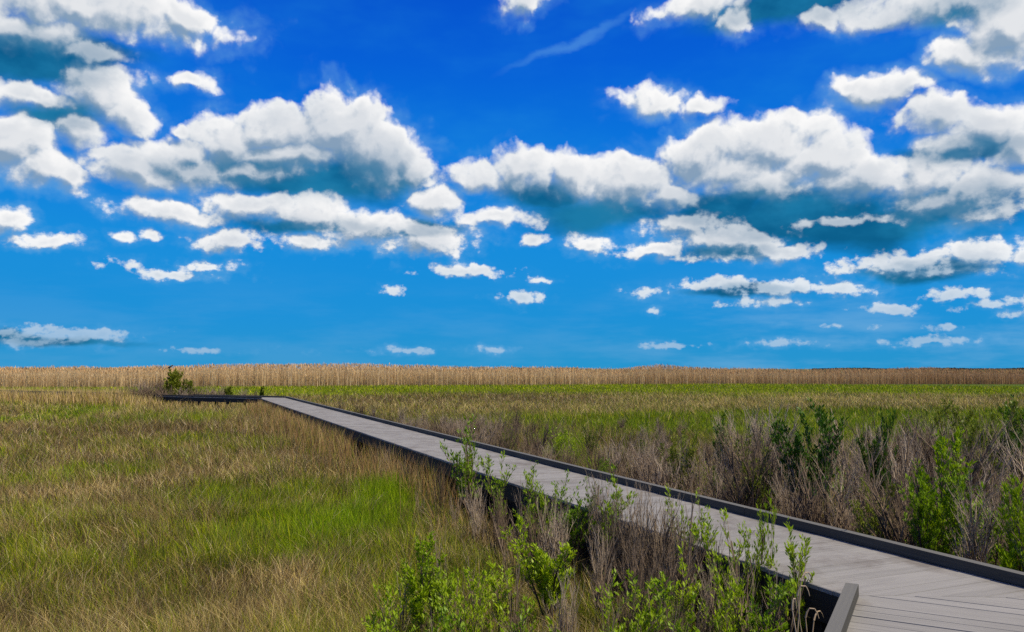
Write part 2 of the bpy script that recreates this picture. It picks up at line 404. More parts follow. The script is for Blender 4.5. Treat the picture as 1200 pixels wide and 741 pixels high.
# extra blades of lawn-like new growth in the green hollows
def hollow(px, py, rx, ry, n, hgt, w):
    c = onz(px, py, .2); ex = onz(px+rx, py, .2)[0]-c[0]; ey = onz(px, py-ry, .2)[1]-c[1]
    a = rng.random(n)*2*math.pi; r = np.sqrt(rng.random(n)); x = c[0]+ex*r*np.cos(a)*(1+.3*np.sin(3*a)); y = c[1]+ey*r*np.sin(a)
    ok = seg_dist(x, y)[0] > 1.05; x, y = x[ok], y[ok]; m = len(x)
    H = hgt*(.6+.7*rng.random(m))*(1.1-.5*r[ok]); col = pick(PAL_BRIGHT, m)
    return blades('h', np.c_[x, y, np.full(m, -.03)], H, w*(.7+.6*rng.random(m)), H*(.1+.4*rng.random(m)), rng.random(m)*6.28, rng.random(m)*3.14, col*.8, col, None, 2)
parts += [hollow(405, 610, 100, 32, 7000, .40, .005), hollow(655, 520, 38, 20, 5000, .55, .009), hollow(455, 572, 45, 16, 4000, .5, .007)]
V, lo, st_, co = merge(parts)
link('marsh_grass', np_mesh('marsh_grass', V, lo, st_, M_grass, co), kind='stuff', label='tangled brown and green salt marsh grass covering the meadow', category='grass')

# taller rusty and straw coloured grass along the walkway's left edge and round the far run
def fringe():
    out = []
    n = 9500; u = rng.random(n)**1.1*np.hypot(*(F0-C0)); off = .28+rng.exponential(.35, n)
    keep = fbm(u, off, 3.0, (8, 1), 2) > .47; u, off = u[keep], off[keep]
    p = C0[None]+dM[None]*u[:, None]-rM[None]*off[:, None]; m = len(p)
    keep = (p[:, 1] > 9.5); p, m = p[keep], keep.sum()
    d = p[:, 1]; H = .55+.45*rng.random(m); col = pick(np.array([(.42, .25, .10), (.33, .19, .07), (.52, .36, .16), (.28, .27, .04)]), m)
    out.append(blades('f', np.c_[p, np.full(m, -.04)], H, .0045*(d/7)**.9, H*(.1+.3*rng.random(m)), rng.random(m)*6.28, rng.random(m)*3.14, col*.8, col, None, 3))
    n = 20000; u = rng.random(n)*FL; off = rng.normal(0, 1.0, n); off = np.where(np.abs(off) < .15, .5, off)
    off = np.where(off > 0, off+.25, off-WID-.25)
    p = F0[None]+dFar[None]*u[:, None]-rF[None]*off[:, None]
    xpix = PX+F*p[:, 0]/p[:, 1]; keep = rng.random(n) < np.interp(xpix, [150, 215], [1, .10]); p = p[keep]; m = len(p); xpix = xpix[keep]
    H = np.interp(xpix, [150, 200], [1.05, .6])*(.72+.5*rng.random(m)*fbm(p[:, 0], p[:, 1], 2.5)*2); col = pick(np.array([(.80, .58, .26), (.66, .46, .18), (.44, .38, .06), (.40, .26, .09)]), m)
    out.append(blades('f', np.c_[p, np.full(m, -.04)], H, .035, H*(.1+.3*rng.random(m)), rng.random(m)*6.28, rng.random(m)*3.14, col*.8, col, None, 2))
    n = 34000; u = -2+26*rng.random(n)**1.3; off = .32+rng.exponential(2.6, n); p = C0[None]+rM[None]*(WID+off)[:, None]+dM[None]*u[:, None]
    keep = (p[:, 1] > 3.5) & (off < 9) & (fbm(p[:, 0], p[:, 1], .8, (3, 3), 3) > .40); p = p[keep]; m = len(p); d = p[:, 1]
    H = .28+.62*rng.random(m)**1.4; col = pick(np.array([(.26, .15, .065), (.19, .105, .045), (.34, .22, .11), (.11, .065, .035), (.17, .20, .02), (.44, .33, .18)]), m)
    out.append(blades('f', np.c_[p, np.full(m, -.04)], H, .0042*(np.hypot(p[:, 0], d)/7)**.9, H*(.1+.6*rng.random(m)), rng.random(m)*6.28, rng.random(m)*3.14, col*.8, col, None, 3))
    return out
V, lo, st_, co = merge(fringe())
link('dry_fringe_grass', np_mesh('dry_fringe_grass', V, lo, st_, M_grass, co), kind='stuff', label='tall rusty dry grass along the boardwalk edge', category='grass')

# ------------------------------------------------------------------ reed bed
def reeds():
    n = 95000; az = (rng.random(n)-.5)*1.8
    px = PX+F*np.tan(az)
    fx = np.interp(px, [-400, 0, 150, 300, 500, 800, 1200, 1700], [104, 100, 101, 103, 112, 121, 128, 140])
    fx = fx+6*(fbm(px, px*0, 90, (2, 2), 3)-.5)
    dep = np.where(rng.random(n) < .55, rng.random(n)*7, 7+rng.random(n)*60)
    y = fx+dep; x = y*np.tan(az)
    top = np.interp(px, [-400, 0, 120, 250, 340, 420, 470, 560, 720, 775, 840, 1000, 1050, 1100, 1200, 1700],
                    [2.55, 2.55, 2.7, 2.95, 3.2, 3.15, 2.95, 2.75, 2.5, 3.05, 2.5, 2.35, 2.6, 2.6, 2.3, 2.3])
    H = (top+.12+.9*(fbm(px, dep*3, 45, (1, 4), 4)-.5))*(.72+.28*rng.random(n))
    H = np.where(rng.random(n) < .03, H*1.06, H)
    redd = sstep(650, 1150, px+220*(fbm(px, dep, 60, (9, 9), 2)-.5))
    c0 = pick(np.array([(.82, .60, .30), (.74, .53, .27), (.90, .70, .41), (.58, .40, .20)]), n)
    c1 = pick(np.array([(.50, .31, .15), (.42, .25, .12), (.60, .40, .21)]), n)
    c = c0*(1-redd[:, None])+c1*redd[:, None]
    P = np.c_[x, y, np.full(n, -.05)]
    W = .028+.03*rng.random(n)
    A = blades('r', P, H, W, H*.16*rng.random(n), rng.random(n)*6.28, rng.random(n)*3.14, c*.8, c, None, 2)
    # drooping leaves
    k = rng.choice(n, 80000, replace=False); Pl = P[k].copy(); hh = H[k]*(.2+.55*rng.random(len(k))); Pl[:, 2] += hh
    B = blades('l', Pl, .35+.35*rng.random(len(k)), np.full(len(k), .035), .2+.4*rng.random(len(k)), rng.random(len(k))*6.28, rng.random(len(k))*3.14, c[k]*.95, c[k]*1.05, None, 2)
    # feathery plumes
    k = rng.choice(n, 42000, replace=False); Pl = P[k].copy(); Pl[:, 2] += H[k]*.93
    pc = c[k]*np.array((.80, .70, .62)); 
    D = blades('p', Pl, .26+.12*rng.random(len(k)), np.full(len(k), .085), .10*rng.random(len(k))+.03, np.full(len(k), 2.6)+rng.normal(0, .5, len(k)), rng.random(len(k))*3.14, pc, pc*1.1, None, 3)
    return [A, B, D]
V, lo, st_, co = merge(reeds())
link('reed_bed', np_mesh('reed_bed', V, lo, st_, M_reed, co), kind='stuff', label='long belt of tall straw coloured reeds along the horizon', category='reeds')

# far-off low woods, a sliver above the horizon
def woods():
    n = 9000; az = (rng.random(n)-.5)*1.7; px = PX+F*np.tan(az); k = fbm(px, px*0, 160, (4, 9), 3)
    keep = (k > .5) | (px > 1040); az = az[keep]; px = px[keep]; m = len(az)
    y = 1500+300*rng.random(m); x = y*np.tan(az); H = 3.5+4.5*rng.random(m)*fbm(px, px*0, 40, (1, 1), 2)
    c = pick(np.array([(.05, .06, .035), (.08, .07, .05)]), m)
    return blades('w', np.c_[x, y, np.full(m, -.5)], H, 6+6*rng.random(m), H*.1, rng.random(m)*6.28, rng.normal(0, .4, m), c, c, None, 3)
V, lo, st_, co = woods()
link('distant_woods', np_mesh('distant_woods', V, lo, st_, M_grass, co), kind='stuff', label='thin dark line of far woods on the horizon', category='woods')

# ------------------------------------------------------------------ shrubs
def seg_mesh(name, segs, mat, sides=3):
    segs = np.array(segs); n = len(segs)                      # p0(3) p1(3) r0 r1
    a, b, r0, r1 = segs[:, :3], segs[:, 3:6], segs[:, 6], segs[:, 7]
    d = b-a; d /= np.linalg.norm(d, axis=1)[:, None]+1e-9
    ref = np.where(np.abs(d[:, 2:3]) < .9, np.array([[0, 0, 1.]]), np.array([[1., 0, 0]]))
    u = np.cross(d, ref); u /= np.linalg.norm(u, axis=1)[:, None]; v = np.cross(d, u); V = []
    for p, r in ((a, r0), (b, r1)):
        for k in range(sides):
            t = 2*math.pi*k/sides; V.append(p+(u*math.cos(t)+v*math.sin(t))*r[:, None])
    V = np.stack(V, 1).reshape(-1, 3)
    pat = []
    for k in range(sides): pat += [k, (k+1) % sides, sides+(k+1) % sides, sides+k]
    loops = (np.arange(n)[:, None]*2*sides+np.array(pat)[None]).ravel()
    return np_mesh(name, V, loops, np.arange(n*sides)*4, mat)
def grow(rnd, nst, spread, dense, bushy):
    """unit-height shrub: returns thick stems, thin twigs and the twig ends that carry leaves"""
    S_, T_, ends = [], [], []
    def arm(p, d, length, r, depth, steps):
        seg = T_ if depth > 0 else S_
        q = np.array(p, float); d = unit(d)
        for s in range(steps):
            e = q+d*length/steps; r1 = r*(1-.75/steps)
            seg.append([*q, *e, r, r1]); 
            f = (s+1)/steps
            if depth < 2+(bushy > .5) and f > .25:
                for _ in range(rnd.choice((1, 2, 2)) if dense > .5 else 1):
                    a = rnd.uniform(0, 6.28); sp = rnd.uniform(.25, .62)
                    nd = unit(d+np.array([math.cos(a), math.sin(a), .25])*sp)
                    arm(q+(e-q)*rnd.uniform(.2, 1), nd, length*rnd.uniform(.28, .5)*(1.25-.5*f), r1*.68, depth+1, max(2, steps-2))
            if depth >= 1: ends.append((*e, *d, f))
            d = unit(d+np.array([rnd.gauss(0, .10), rnd.gauss(0, .10), .05+rnd.gauss(0, .05)])); q = e; r = r1
    for k in range(nst):
        a = rnd.uniform(0, 6.28); t = rnd.uniform(.05, spread)
        arm((rnd.gauss(0, .035), rnd.gauss(0, .035), -.03), (math.cos(a)*t, math.sin(a)*t, 1), rnd.uniform(.62, 1.0), .0125*rnd.uniform(.6, 1.2), 0, 6)
    return S_, T_, ends
def leaves(name, ends, rnd, n, size, mat, zmin=.25, lift=.6):
    E = np.array(ends); E = E[E[:, 2] > zmin]; k = rng.integers(0, len(E), n); E = E[k]
    p = E[:, :3]+rng.normal(0, .008, (n, 3)); a = rng.random(n)*6.28
    out = np.c_[np.cos(a), np.sin(a), np.full(n, lift)+rng.normal(0, .25, n)]; d = E[:, 3:6]*.55+out*.75; d /= np.linalg.norm(d, axis=1)[:, None]
    w = np.cross(d, np.c_[rng.normal(0, .4, n), rng.normal(0, .4, n), np.ones(n)]); w /= np.linalg.norm(w, axis=1)[:, None]
    up = np.cross(w, d)
    s = (size*(.55+.8*rng.random(n)))[:, None]
    V = np.stack([p, p+d*s*.5+w*s*.17+up*s*.03, p+d*s-up*s*.06, p+d*s*.5-w*s*.17+up*s*.03], 1).reshape(-1, 3)
    loops = (np.arange(n)[:, None]*4+np.arange(4)[None]).ravel()
    return np_mesh(name, V, loops, np.arange(n)*4, mat)

protos = {}
def proto(kind, i):
    """first of each kind is built here, later ones are copied from it"""
    rnd = random.Random(hash_(kind)*31+i)
    if kind == 'bare': S_, T_, E = grow(rnd, 9, .24, .9, .9); sm, tm = (M_bark, M_bark_pale) if i % 2 else (M_bark_dark, M_bark)
    elif kind == 'sparse': S_, T_, E = grow(rnd, 5, .36, .3, .2); sm, tm = M_bark, M_bark_pale
    else: S_, T_, E = grow(rnd, 6 if kind != 'sprig' else 3, .34 if kind != 'sprig' else .2, .8, .2); sm, tm = M_bark_dark, M_bark
    allz = np.array(S_+T_); k = 1/max(allz[:, 5].max(), .2)
    def sc(A):
        A = np.array(A); A[:, :6] *= k; return A
    a = seg_mesh(kind+'_stems', sc(S_), sm); b = seg_mesh(kind+'_twigs', sc(T_), tm)
    E = np.array(E); E[:, :3] *= k
    if kind in ('bright', 'dark', 'olive', 'sprig', 'dense', 'lush'):
        n = {'bright': 1350, 'dark': 4200, 'olive': 2600, 'sprig': 800, 'dense': 7000, 'lush': 3600}[kind]
        c = leaves(kind+'_foliage', E, rnd, n, {'bright': .044, 'dark': .038, 'olive': .036, 'sprig': .045, 'dense': .05, 'lush': .040}[kind],
                   {'bright': M_leaf_bright, 'dark': M_leaf_dark, 'olive': M_leaf_olive, 'sprig': M_leaf_bright, 'dense': M_leaf_olive, 'lush': M_leaf_bright}[kind], zmin={'bright': .28, 'dark': .35, 'olive': .25, 'sprig': .3, 'dense': .12, 'lush': .30}[kind])
    else: c = None
    return a, b, c
def hash_(s): return sum(ord(c)*(i+1) for i, c in enumerate(s))
NV = {'bare': 7, 'sparse': 5, 'bright': 6, 'dark': 4, 'olive': 3, 'sprig': 4, 'dense': 2, 'lush': 4}
first = {}
def shrub(kind, x, y, hgt, label, group, cat='shrub', wide=1.0, var=None):
    i = random.randrange(NV[kind]) if var is None else var % NV[kind]
    nm = 'bare_shrub' if kind in ('bare', 'sparse') else 'leafy_shrub'
    if (kind, i) not in first:
        a, b, c = proto(kind, i); r = link(nm, None)
        ch = [link('stems', a, r), link('twigs', b, r)]
        if c: ch.append(link('foliage', c, r))
        first[(kind, i)] = (r, ch)
    else:
        r0, ch0 = first[(kind, i)]; r = r0.copy(); C.objects.link(r)
        for o in ch0:
            q = o.copy(); C.objects.link(q); q.parent = r
    r.location = (x, y, -.03); r.rotation_euler = (random.gauss(0, .05), random.gauss(0, .05), random.uniform(0, 6.28))
    r.scale = (hgt*wide, hgt*wide, hgt)
    r['label'] = label; r['category'] = cat
    if group: r['group'] = group
    elif 'group' in r.keys(): del r['group']
    return r
def sat(kind, px, top, depth, label, group=None, wide=1.0, var=None):
    p = atdepth(px, depth); return shrub(kind, p[0], p[1], ztop(top, depth)+.03, label, group, wide=wide, var=var)

GL = 'leafy green shrubs in the marsh'; rb_ = random.Random(9)
# --- singled-out leafy shrubs
sat('bright', 553, 490, 12.2, 'tall slender green shrub rising across the middle of the boardwalk', GL, .75, 0)
sat('bright', 632, 543, 9.9, 'green shrub with upright shoots against the pale deck, just right of the tall slender one', GL, .75, 1)
sat('sprig', 583, 530, 11.2, 'small green sprig between the tall slender shrub and the upright one at the deck edge', GL, .8, 0)
sat('bright', 664, 556, 9.4, 'green shrub at the deck edge left of the pair of bare grey shrubs', GL, .8, 2)
sat('sprig', 703, 546, 9.1, 'thin green shoot standing in bare grey twigs before the deck', GL, .9, 1)
sat('lush', 640, 598, 7.4, 'broad bright green bush low in the centre foreground', GL, 1.0, 3)
sat('lush', 505, 626, 6.9, 'bright green bush left of the broad one, in the open grass foreground', GL, .95, 4)
sat('bright', 552, 655, 6.2, 'loose green bush between the two bright foreground bushes, nearer the camera', GL, .8, 5)
sat('sprig', 470, 672, 6.0, 'small leafy sprout at the foot of the left foreground bush', GL, 1.0, 2)
sat('bright', 812, 572, 7.9, 'green shrub with pale fresh leaves standing over the deck edge right of centre', GL, .7, 0)
sat('bright', 884, 578, 6.9, 'fresh green shrub whose top crosses the long kerb rail near the corner', GL, .45, 1)
sat('sprig', 925, 612, 6.4, 'single leafy shoot before the deck nearest the boardwalk corner', GL, .7, 3)
sat('sprig', 852, 598, 6.8, 'leafy shoot between the two green shrubs crossing the near deck', GL, .8, 0)
sat('bright', 715, 676, 5.7, 'low green bush at the bottom edge right of the broad central bush', GL, .9, 2)
sat('sprig', 776, 640, 6.3, 'small fresh sprout among grasses under the deck edge', GL, 1.0, 1)
sat('bright', 845, 660, 6.0, 'yellowish green bush low in the grass left of the dark gap', GL, .8, 3)
sat('dark', 952, 472, 10.6, 'dark green rounded shrub, tallest leafy one beyond the long kerb rail', GL, .75, 0)
sat('dark', 1024, 478, 11.8, 'slim dark green shrub right of the dark rounded shrub', GL, .45, 1)
sat('lush', 1100, 505, 8.2, 'bright green shrub on dark stems beyond the kerb, in the right foreground', GL, .8, 4)
sat('lush', 1078, 546, 7.9, 'smaller green shrub close against the left side of the bright one on dark stems', GL, .6, 5)
sat('lush', 1188, 556, 7.0, 'green shrub cut by the right edge of the picture', GL, .55, 0)
sat('sprig', 1152, 560, 7.6, 'leafy shoot between the bright shrub and the one at the right edge', GL, .9, 2)
sat('dark', 1190, 465, 13.5, 'dark green bush tall in the thicket at the right edge', GL, .7, 2)
sat('olive', 1140, 470, 13.0, 'olive green shrub behind the bright shrub on dark stems', GL, .8, 0)
sat('olive', 1110, 468, 16.0, 'olive green shrub far back in the thicket with an open top', GL, .8, 1)
sat('dark', 857, 482, 14.5, 'small dark green shrub in the twigs left of the dark rounded shrub', GL, .55, 3)
sat('olive', 890, 505, 10.8, 'dull green shrub low between the two dark green shrubs and the kerb', GL, .7, 2)
sat('olive', 1010, 560, 8.6, 'dull green shrub low against the kerb below the slim dark one', GL, .7, 0)
sat('olive', 800, 500, 13.0, 'dull green shrub in the brown thicket where the boardwalk kerb reaches mid picture', GL, .7, 1)
sat('dense', 201, 433, 50.5, 'round yellow green shrub behind the far boardwalk, with a bird on top', GL, 1.0, 2)
sat('dense', 224, 445, 51.5, 'low olive shrub right of the round one behind the far boardwalk', GL, .9, 0)
sat('dense', 272, 452, 51.0, 'dark small shrub behind the far boardwalk near its bend', GL, .9, 1)
sat('dense', 307, 452, 53.5, 'small dark upright shrub beyond the bend of the boardwalk', GL, .5, 2)

for (px, top, dep) in ((600, 690, 5.6), (818, 692, 5.3), (885, 672, 5.7), (535, 705, 5.3), (760, 665, 6.0), (455, 712, 5.3), (640, 720, 5.0),
                       (525, 660, 6.5), (585, 655, 6.6)):
    sat('sprig', px, top, dep, 'thin leafy sprig among the foreground grass and twigs between the brighter bushes and the deck', 'leafy sprigs scattered through the foreground', rb_.uniform(.7, 1.1), rb_.randrange(4))
# --- the bare thicket beyond the long run
GB = 'leafless brown shrubs in the thicket beyond the long kerb rail'
LB = 'leafless brown shrub in the dense thicket beyond the long kerb rail'
cnt = 0; rb = random.Random(5)
Lm = np.hypot(*(F0-C0))
while cnt < 205:
    u = -1.5+24*rb.random()**1.35; off = .65+min(rb.expovariate(1/2.8), 11)
    p = C0+rM*WID+dM*u+rM*off
    if p[1] < 4.5 or abs(p[0])/p[1] > .80: continue
    px = PX+F*p[0]/p[1]
    if px < 520 and off > 2.2: continue
    if 625 < px < 700 and p[1] > 12.5 and rb.random() < .8: continue
    hh = rb.uniform(.85, 1.5)*(1.18 if px > 850 else .92)
    if px > 850 and off > 2.5: hh *= 1.12
    tp = 432.4+(CAM-hh)/p[1]*F
    if tp < 462: continue
    if p[1] > 17: hh *= .85
    if px > 850: hh *= 1.06
    shrub('bare' if rb.random() < .72 else 'sparse', p[0], p[1], hh, LB, GB, wide=rb.uniform(.85, 1.2), var=rb.randrange(7)); cnt += 1
# sparse green among them
for k in range(62):
    u = -1+15*rb.random()**1.2; off = .7+6*rb.random(); p = C0+rM*WID+dM*u+rM*off
    if p[1] < 5: continue
    shrub(rb.choice(('olive', 'sprig', 'olive', 'bright')), p[0], p[1], rb.uniform(.5, 1.15), 'small leafy shrub half hidden among the brown twigs beyond the kerb rail',
          'small leafy shrubs in the thicket', wide=rb.uniform(.6, 1))
# --- bare shrubs on the left side of the long run
GB2 = 'leafless grey shrubs in front of the long run'
LB2 = 'leafless grey shrub standing between the grass meadow and the deck edge'
for (px, top, dep, k) in ((735, 556, 8.0, 'bare'), (760, 562, 7.6, 'bare'), (790, 575, 7.5, 'bare'), (716, 570, 7.9, 'bare'), (700, 590, 7.3, 'bare'), (742, 590, 6.9, 'bare'),
                          (690, 545, 9.3, 'sparse'), (610, 552, 9.8, 'sparse'), (650, 575, 8.6, 'bare'), (600, 580, 9.0, 'sparse'), (770, 600, 6.7, 'bare'), (868, 608, 6.5, 'sparse'),
                          (905, 620, 6.3, 'sparse'), (835, 590, 7.0, 'sparse'), (560, 560, 10.8, 'bare'), (535, 555, 11.8, 'sparse'), (830, 640, 6.1, 'bare'), (725, 640, 6.0, 'bare'),
                          (665, 640, 6.3, 'bare'), (600, 640, 6.6, 'sparse'), (560, 620, 7.6, 'sparse'), (520, 600, 8.6, 'sparse'), (470, 640, 7.0, 'sparse'), (790, 665, 5.6, 'bare'),
                          (705, 540, 8.9, 'bare'), (745, 545, 8.2, 'sparse'), (772, 556, 7.8, 'bare'), (800, 566, 7.4, 'sparse'), (625, 570, 8.9, 'bare'), (585, 560, 9.8, 'bare'), (455, 520, 17.0, 'bare'), (480, 530, 15.5, 'bare'), (515, 540, 13.4, 'bare'), (690, 690, 5.2, 'bare'), (620, 690, 5.4, 'bare'), (755, 690, 5.3, 'sparse'), (490, 560, 12.5, 'sparse'), (500, 700, 5.4, 'sparse'), (880, 655, 5.9, 'sparse')):
    sat(k, px, top, dep, LB2, GB2, rb.uniform(.55, .85), rb.randrange(7))
# --- far brush
GB3 = 'grey brush beside the far boardwalk'
for (px, top, dep) in ((176, 441, 50), (184, 436, 52), (168, 447, 51), (190, 438, 53), (213, 440, 53), (236, 446, 54), (250, 449, 53), (262, 447, 55), (158, 452, 50), (286, 453, 55),
                       (215, 452, 49.8), (300, 455, 56), (162, 444, 50.5), (171, 439, 53), (150, 449, 52), (180, 445, 49.6), (194, 447, 49.5), (228, 450, 50), (244, 451, 51), (258, 452, 52)):
    sat('bare', px, top, dep, 'grey leafless brush round the yellow green shrub by the far boardwalk', GB3, rb.uniform(1.2, 1.8), rb.randrange(7))
for (px, top, dep) in ((440, 468, 33), (425, 466, 36), (470, 471, 29), (500, 474, 27), (520, 477, 25), (455, 476, 28), (550, 476, 24), (575, 476, 22), (600, 478, 20), (585, 486, 18.5),
                       (560, 488, 19), (530, 484, 22), (625, 482, 19), (400, 466, 39), (485, 482, 24)):
    sat('bare', px, top, dep, 'low grey brown brush hugging the far half of the long kerb rail', 'brush along the far kerb rail', rb.uniform(1.0, 1.5), rb.randrange(7))

# --- pale dead stalks in the dark gap under the near corner
def stalk_clump(x, y, n, hgt, label):
    rnd = random.Random(int(x*100)); segs = []
    for k in range(n):
        p = np.array([rnd.gauss(0, .05), rnd.gauss(0, .05), -.03]); d = unit([rnd.gauss(0, .12), rnd.gauss(0, .12), 1]); l = hgt*rnd.uniform(.6, 1)
        for s in range(5):
            e = p+d*l/5; segs.append([*p, *e, .005, .0045]); p = e; d = unit(d+np.array([rnd.gauss(0, .07), rnd.gauss(0, .07), 0]))
        for s in range(5):       # drooping dead head
            e = p+unit(d+np.array([.3, .1, -.5*s]))*.035; segs.append([*p, *e, .008-.001*s, .007-.001*s]); p = e
    o = link('dead_stalks', seg_mesh('dead_stalks', segs, M_bark_pale, 4), label=label, category='dead plant'); o.location = (x, y, 0)
    return o
p = atdepth(957, 5.35); stalk_clump(p[0], p[1], 5, .95, 'pale dead stalks with drooping tips in the dark gap below the boardwalk corner')
p = atdepth(935, 5.6); stalk_clump(p[0], p[1], 4, 1.05, 'taller dead stalks left of the drooping ones, beside the dark gap')

# ------------------------------------------------------------------ bird on the far shrub
def bird(x, y, z):
    root = link('bird', None, label='small dark bird perched on the yellow green shrub by the far boardwalk', category='bird'); root.location = (x, y, z); root.rotation_euler = (0, 0, .15); root.scale = (1.7, 1.7, 1.7)
    mb = plain('dark_plumage', (.02, .02, .024))
    rings = [(-.105, .004, .004, .055), (-.07, .012, .012, .065), (-.03, .030, .030, .085), (.01, .038, .040, .105), (.045, .030, .032, .125), (.065, .020, .022, .140), (.082, .024, .025, .155), (.100, .020, .020, .160), (.113, .008, .008, .158), (.13, .001, .001, .155)]
    v = []; f = []; n = 12
    for (px_, w, h_, zc) in rings:
        for k in range(n):
            t = 2*math.pi*k/n; v.append((px_, w*math.cos(t), zc+h_*math.sin(t)))
    for r in range(len(rings)-1):
        for k in range(n): f.append((r*n+k, r*n+(k+1) % n, (r+1)*n+(k+1) % n, (r+1)*n+k))
    me = bpy.data.meshes.new('body'); me.from_pydata(v, [], f); me.materials.append(mb)
    for p_ in me.polygons: p_.use_smooth = True
    link('body', me, root)
    me = bpy.data.meshes.new('tail'); me.from_pydata([(-.09, -.010, .062), (-.09, .010, .062), (-.20, .022, .020), (-.20, -.022, .020), (-.09, -.010, .056), (-.09, .010, .056), (-.20, .022, .016), (-.20, -.022, .016)], [],
                     [(0, 1, 2, 3), (7, 6, 5, 4), (0, 4, 5, 1), (1, 5, 6, 2), (2, 6, 7, 3), (3, 7, 4, 0)]); me.materials.append(mb); link('tail', me, root)
    for s in (-1, 1):
        me = bpy.data.meshes.new('wing'); me.from_pydata([(.05, s*.034, .125), (.0, s*.044, .120), (-.11, s*.020, .060), (-.05, s*.040, .075), (.03, s*.042, .095), (-.02, s*.036, .098)], [], [(0, 1, 4), (1, 3, 4), (1, 2, 3), (0, 5, 1), (5, 2, 1)])
        me.materials.append(mb); link('wing', me, root)
        link('leg', seg_mesh('leg', [[0, s*.012, .07, 0, s*.014, 0, .003, .0025]], mb), root)
perch = first[('dense', 0)][0] if ('dense', 0) in first and first[('dense', 0)][0]['label'].startswith('round yellow') else first[('dense', 1)][0] if ('dense', 1) in first and first[('dense', 1)][0]['label'].startswith('round yellow') else None
from mathutils import Euler
E_ = Euler(perch.rotation_euler).to_matrix()
tops = [perch.location+E_@Vector((v_.co.x*perch.scale.x, v_.co.y*perch.scale.y, v_.co.z*perch.scale.z)) for ch_ in C.objects if ch_.parent == perch and ch_.name.startswith(('twigs', 'stems')) for v_ in ch_.data.vertices]
tp_ = max(tops, key=lambda q_: q_.z); bird(tp_.x, tp_.y, tp_.z-.01)

# ------------------------------------------------------------------ sky
SUN_AZ = math.radians(118); SUN_EL = math.radians(56)       # azimuth measured from the view direction to the right
W = bpy.data.worlds.new('World'); S.world = W; W.use_nodes = True; t = W.node_tree; t.nodes.clear()
def math_(op, a, b=None, c=None, clamp=False):
    n = N(t, 'ShaderNodeMath', operation=op, use_clamp=clamp)
    for i_, q_ in enumerate((a, b, c)):
        if q_ is None: continue
        if isinstance(q_, (int, float)): n.inputs[i_].default_value = q_
        else: L(t, q_, n.inputs[i_])
    return n.outputs[0]
def smooth_(v, a, b, lo_=0.0, hi_=1.0):
    n = N(t, 'ShaderNodeMapRange', interpolation_type='SMOOTHSTEP'); L(t, v, n.inputs['Value'])
    for k_, q_ in (('From Min', a), ('From Max', b), ('To Min', lo_), ('To Max', hi_)): n.inputs[k_].default_value = q_
    return n.outputs[0]
def mixf(f, a, b):
    n = N(t, 'ShaderNodeMix', data_type='FLOAT'); L(t, f, n.inputs['Factor']); L(t, a, n.inputs['A']); L(t, b, n.inputs['B']); return n.outputs['Result']
def mixc(f, a, b):
    n = N(t, 'ShaderNodeMix', data_type='RGBA')
    if isinstance(f, float): n.inputs['Factor'].default_value = f
    else: L(t, f, n.inputs['Factor'])
    for k_, q_ in (('A', a), ('B', b)):
        if isinstance(q_, tuple): n.inputs[k_].default_value = (*q_, 1)
        else: L(t, q_, n.inputs[k_])
    return n.outputs['Result']
tc = N(t, 'ShaderNodeTexCoord'); sx = N(t, 'ShaderNodeSeparateXYZ'); L(t, tc.outputs['Generated'], sx.inputs[0])
az = math_('ARCTAN2', sx.outputs['X'], sx.outputs['Y']); el = math_('ARCSINE', sx.outputs['Z'])
UN = 920.0                                                # work in units where one radian is 920
cb = N(t, 'ShaderNodeCombineXYZ'); L(t, math_('MULTIPLY', az, UN), cb.inputs[0]); L(t, math_('MULTIPLY', el, UN), cb.inputs[1])
P0 = cb.outputs[0]
def ae(px, py):
    d = raydir(px, py); d = d/np.linalg.norm(d); return math.atan2(d[0], d[1])*UN, math.asin(d[2])*UN
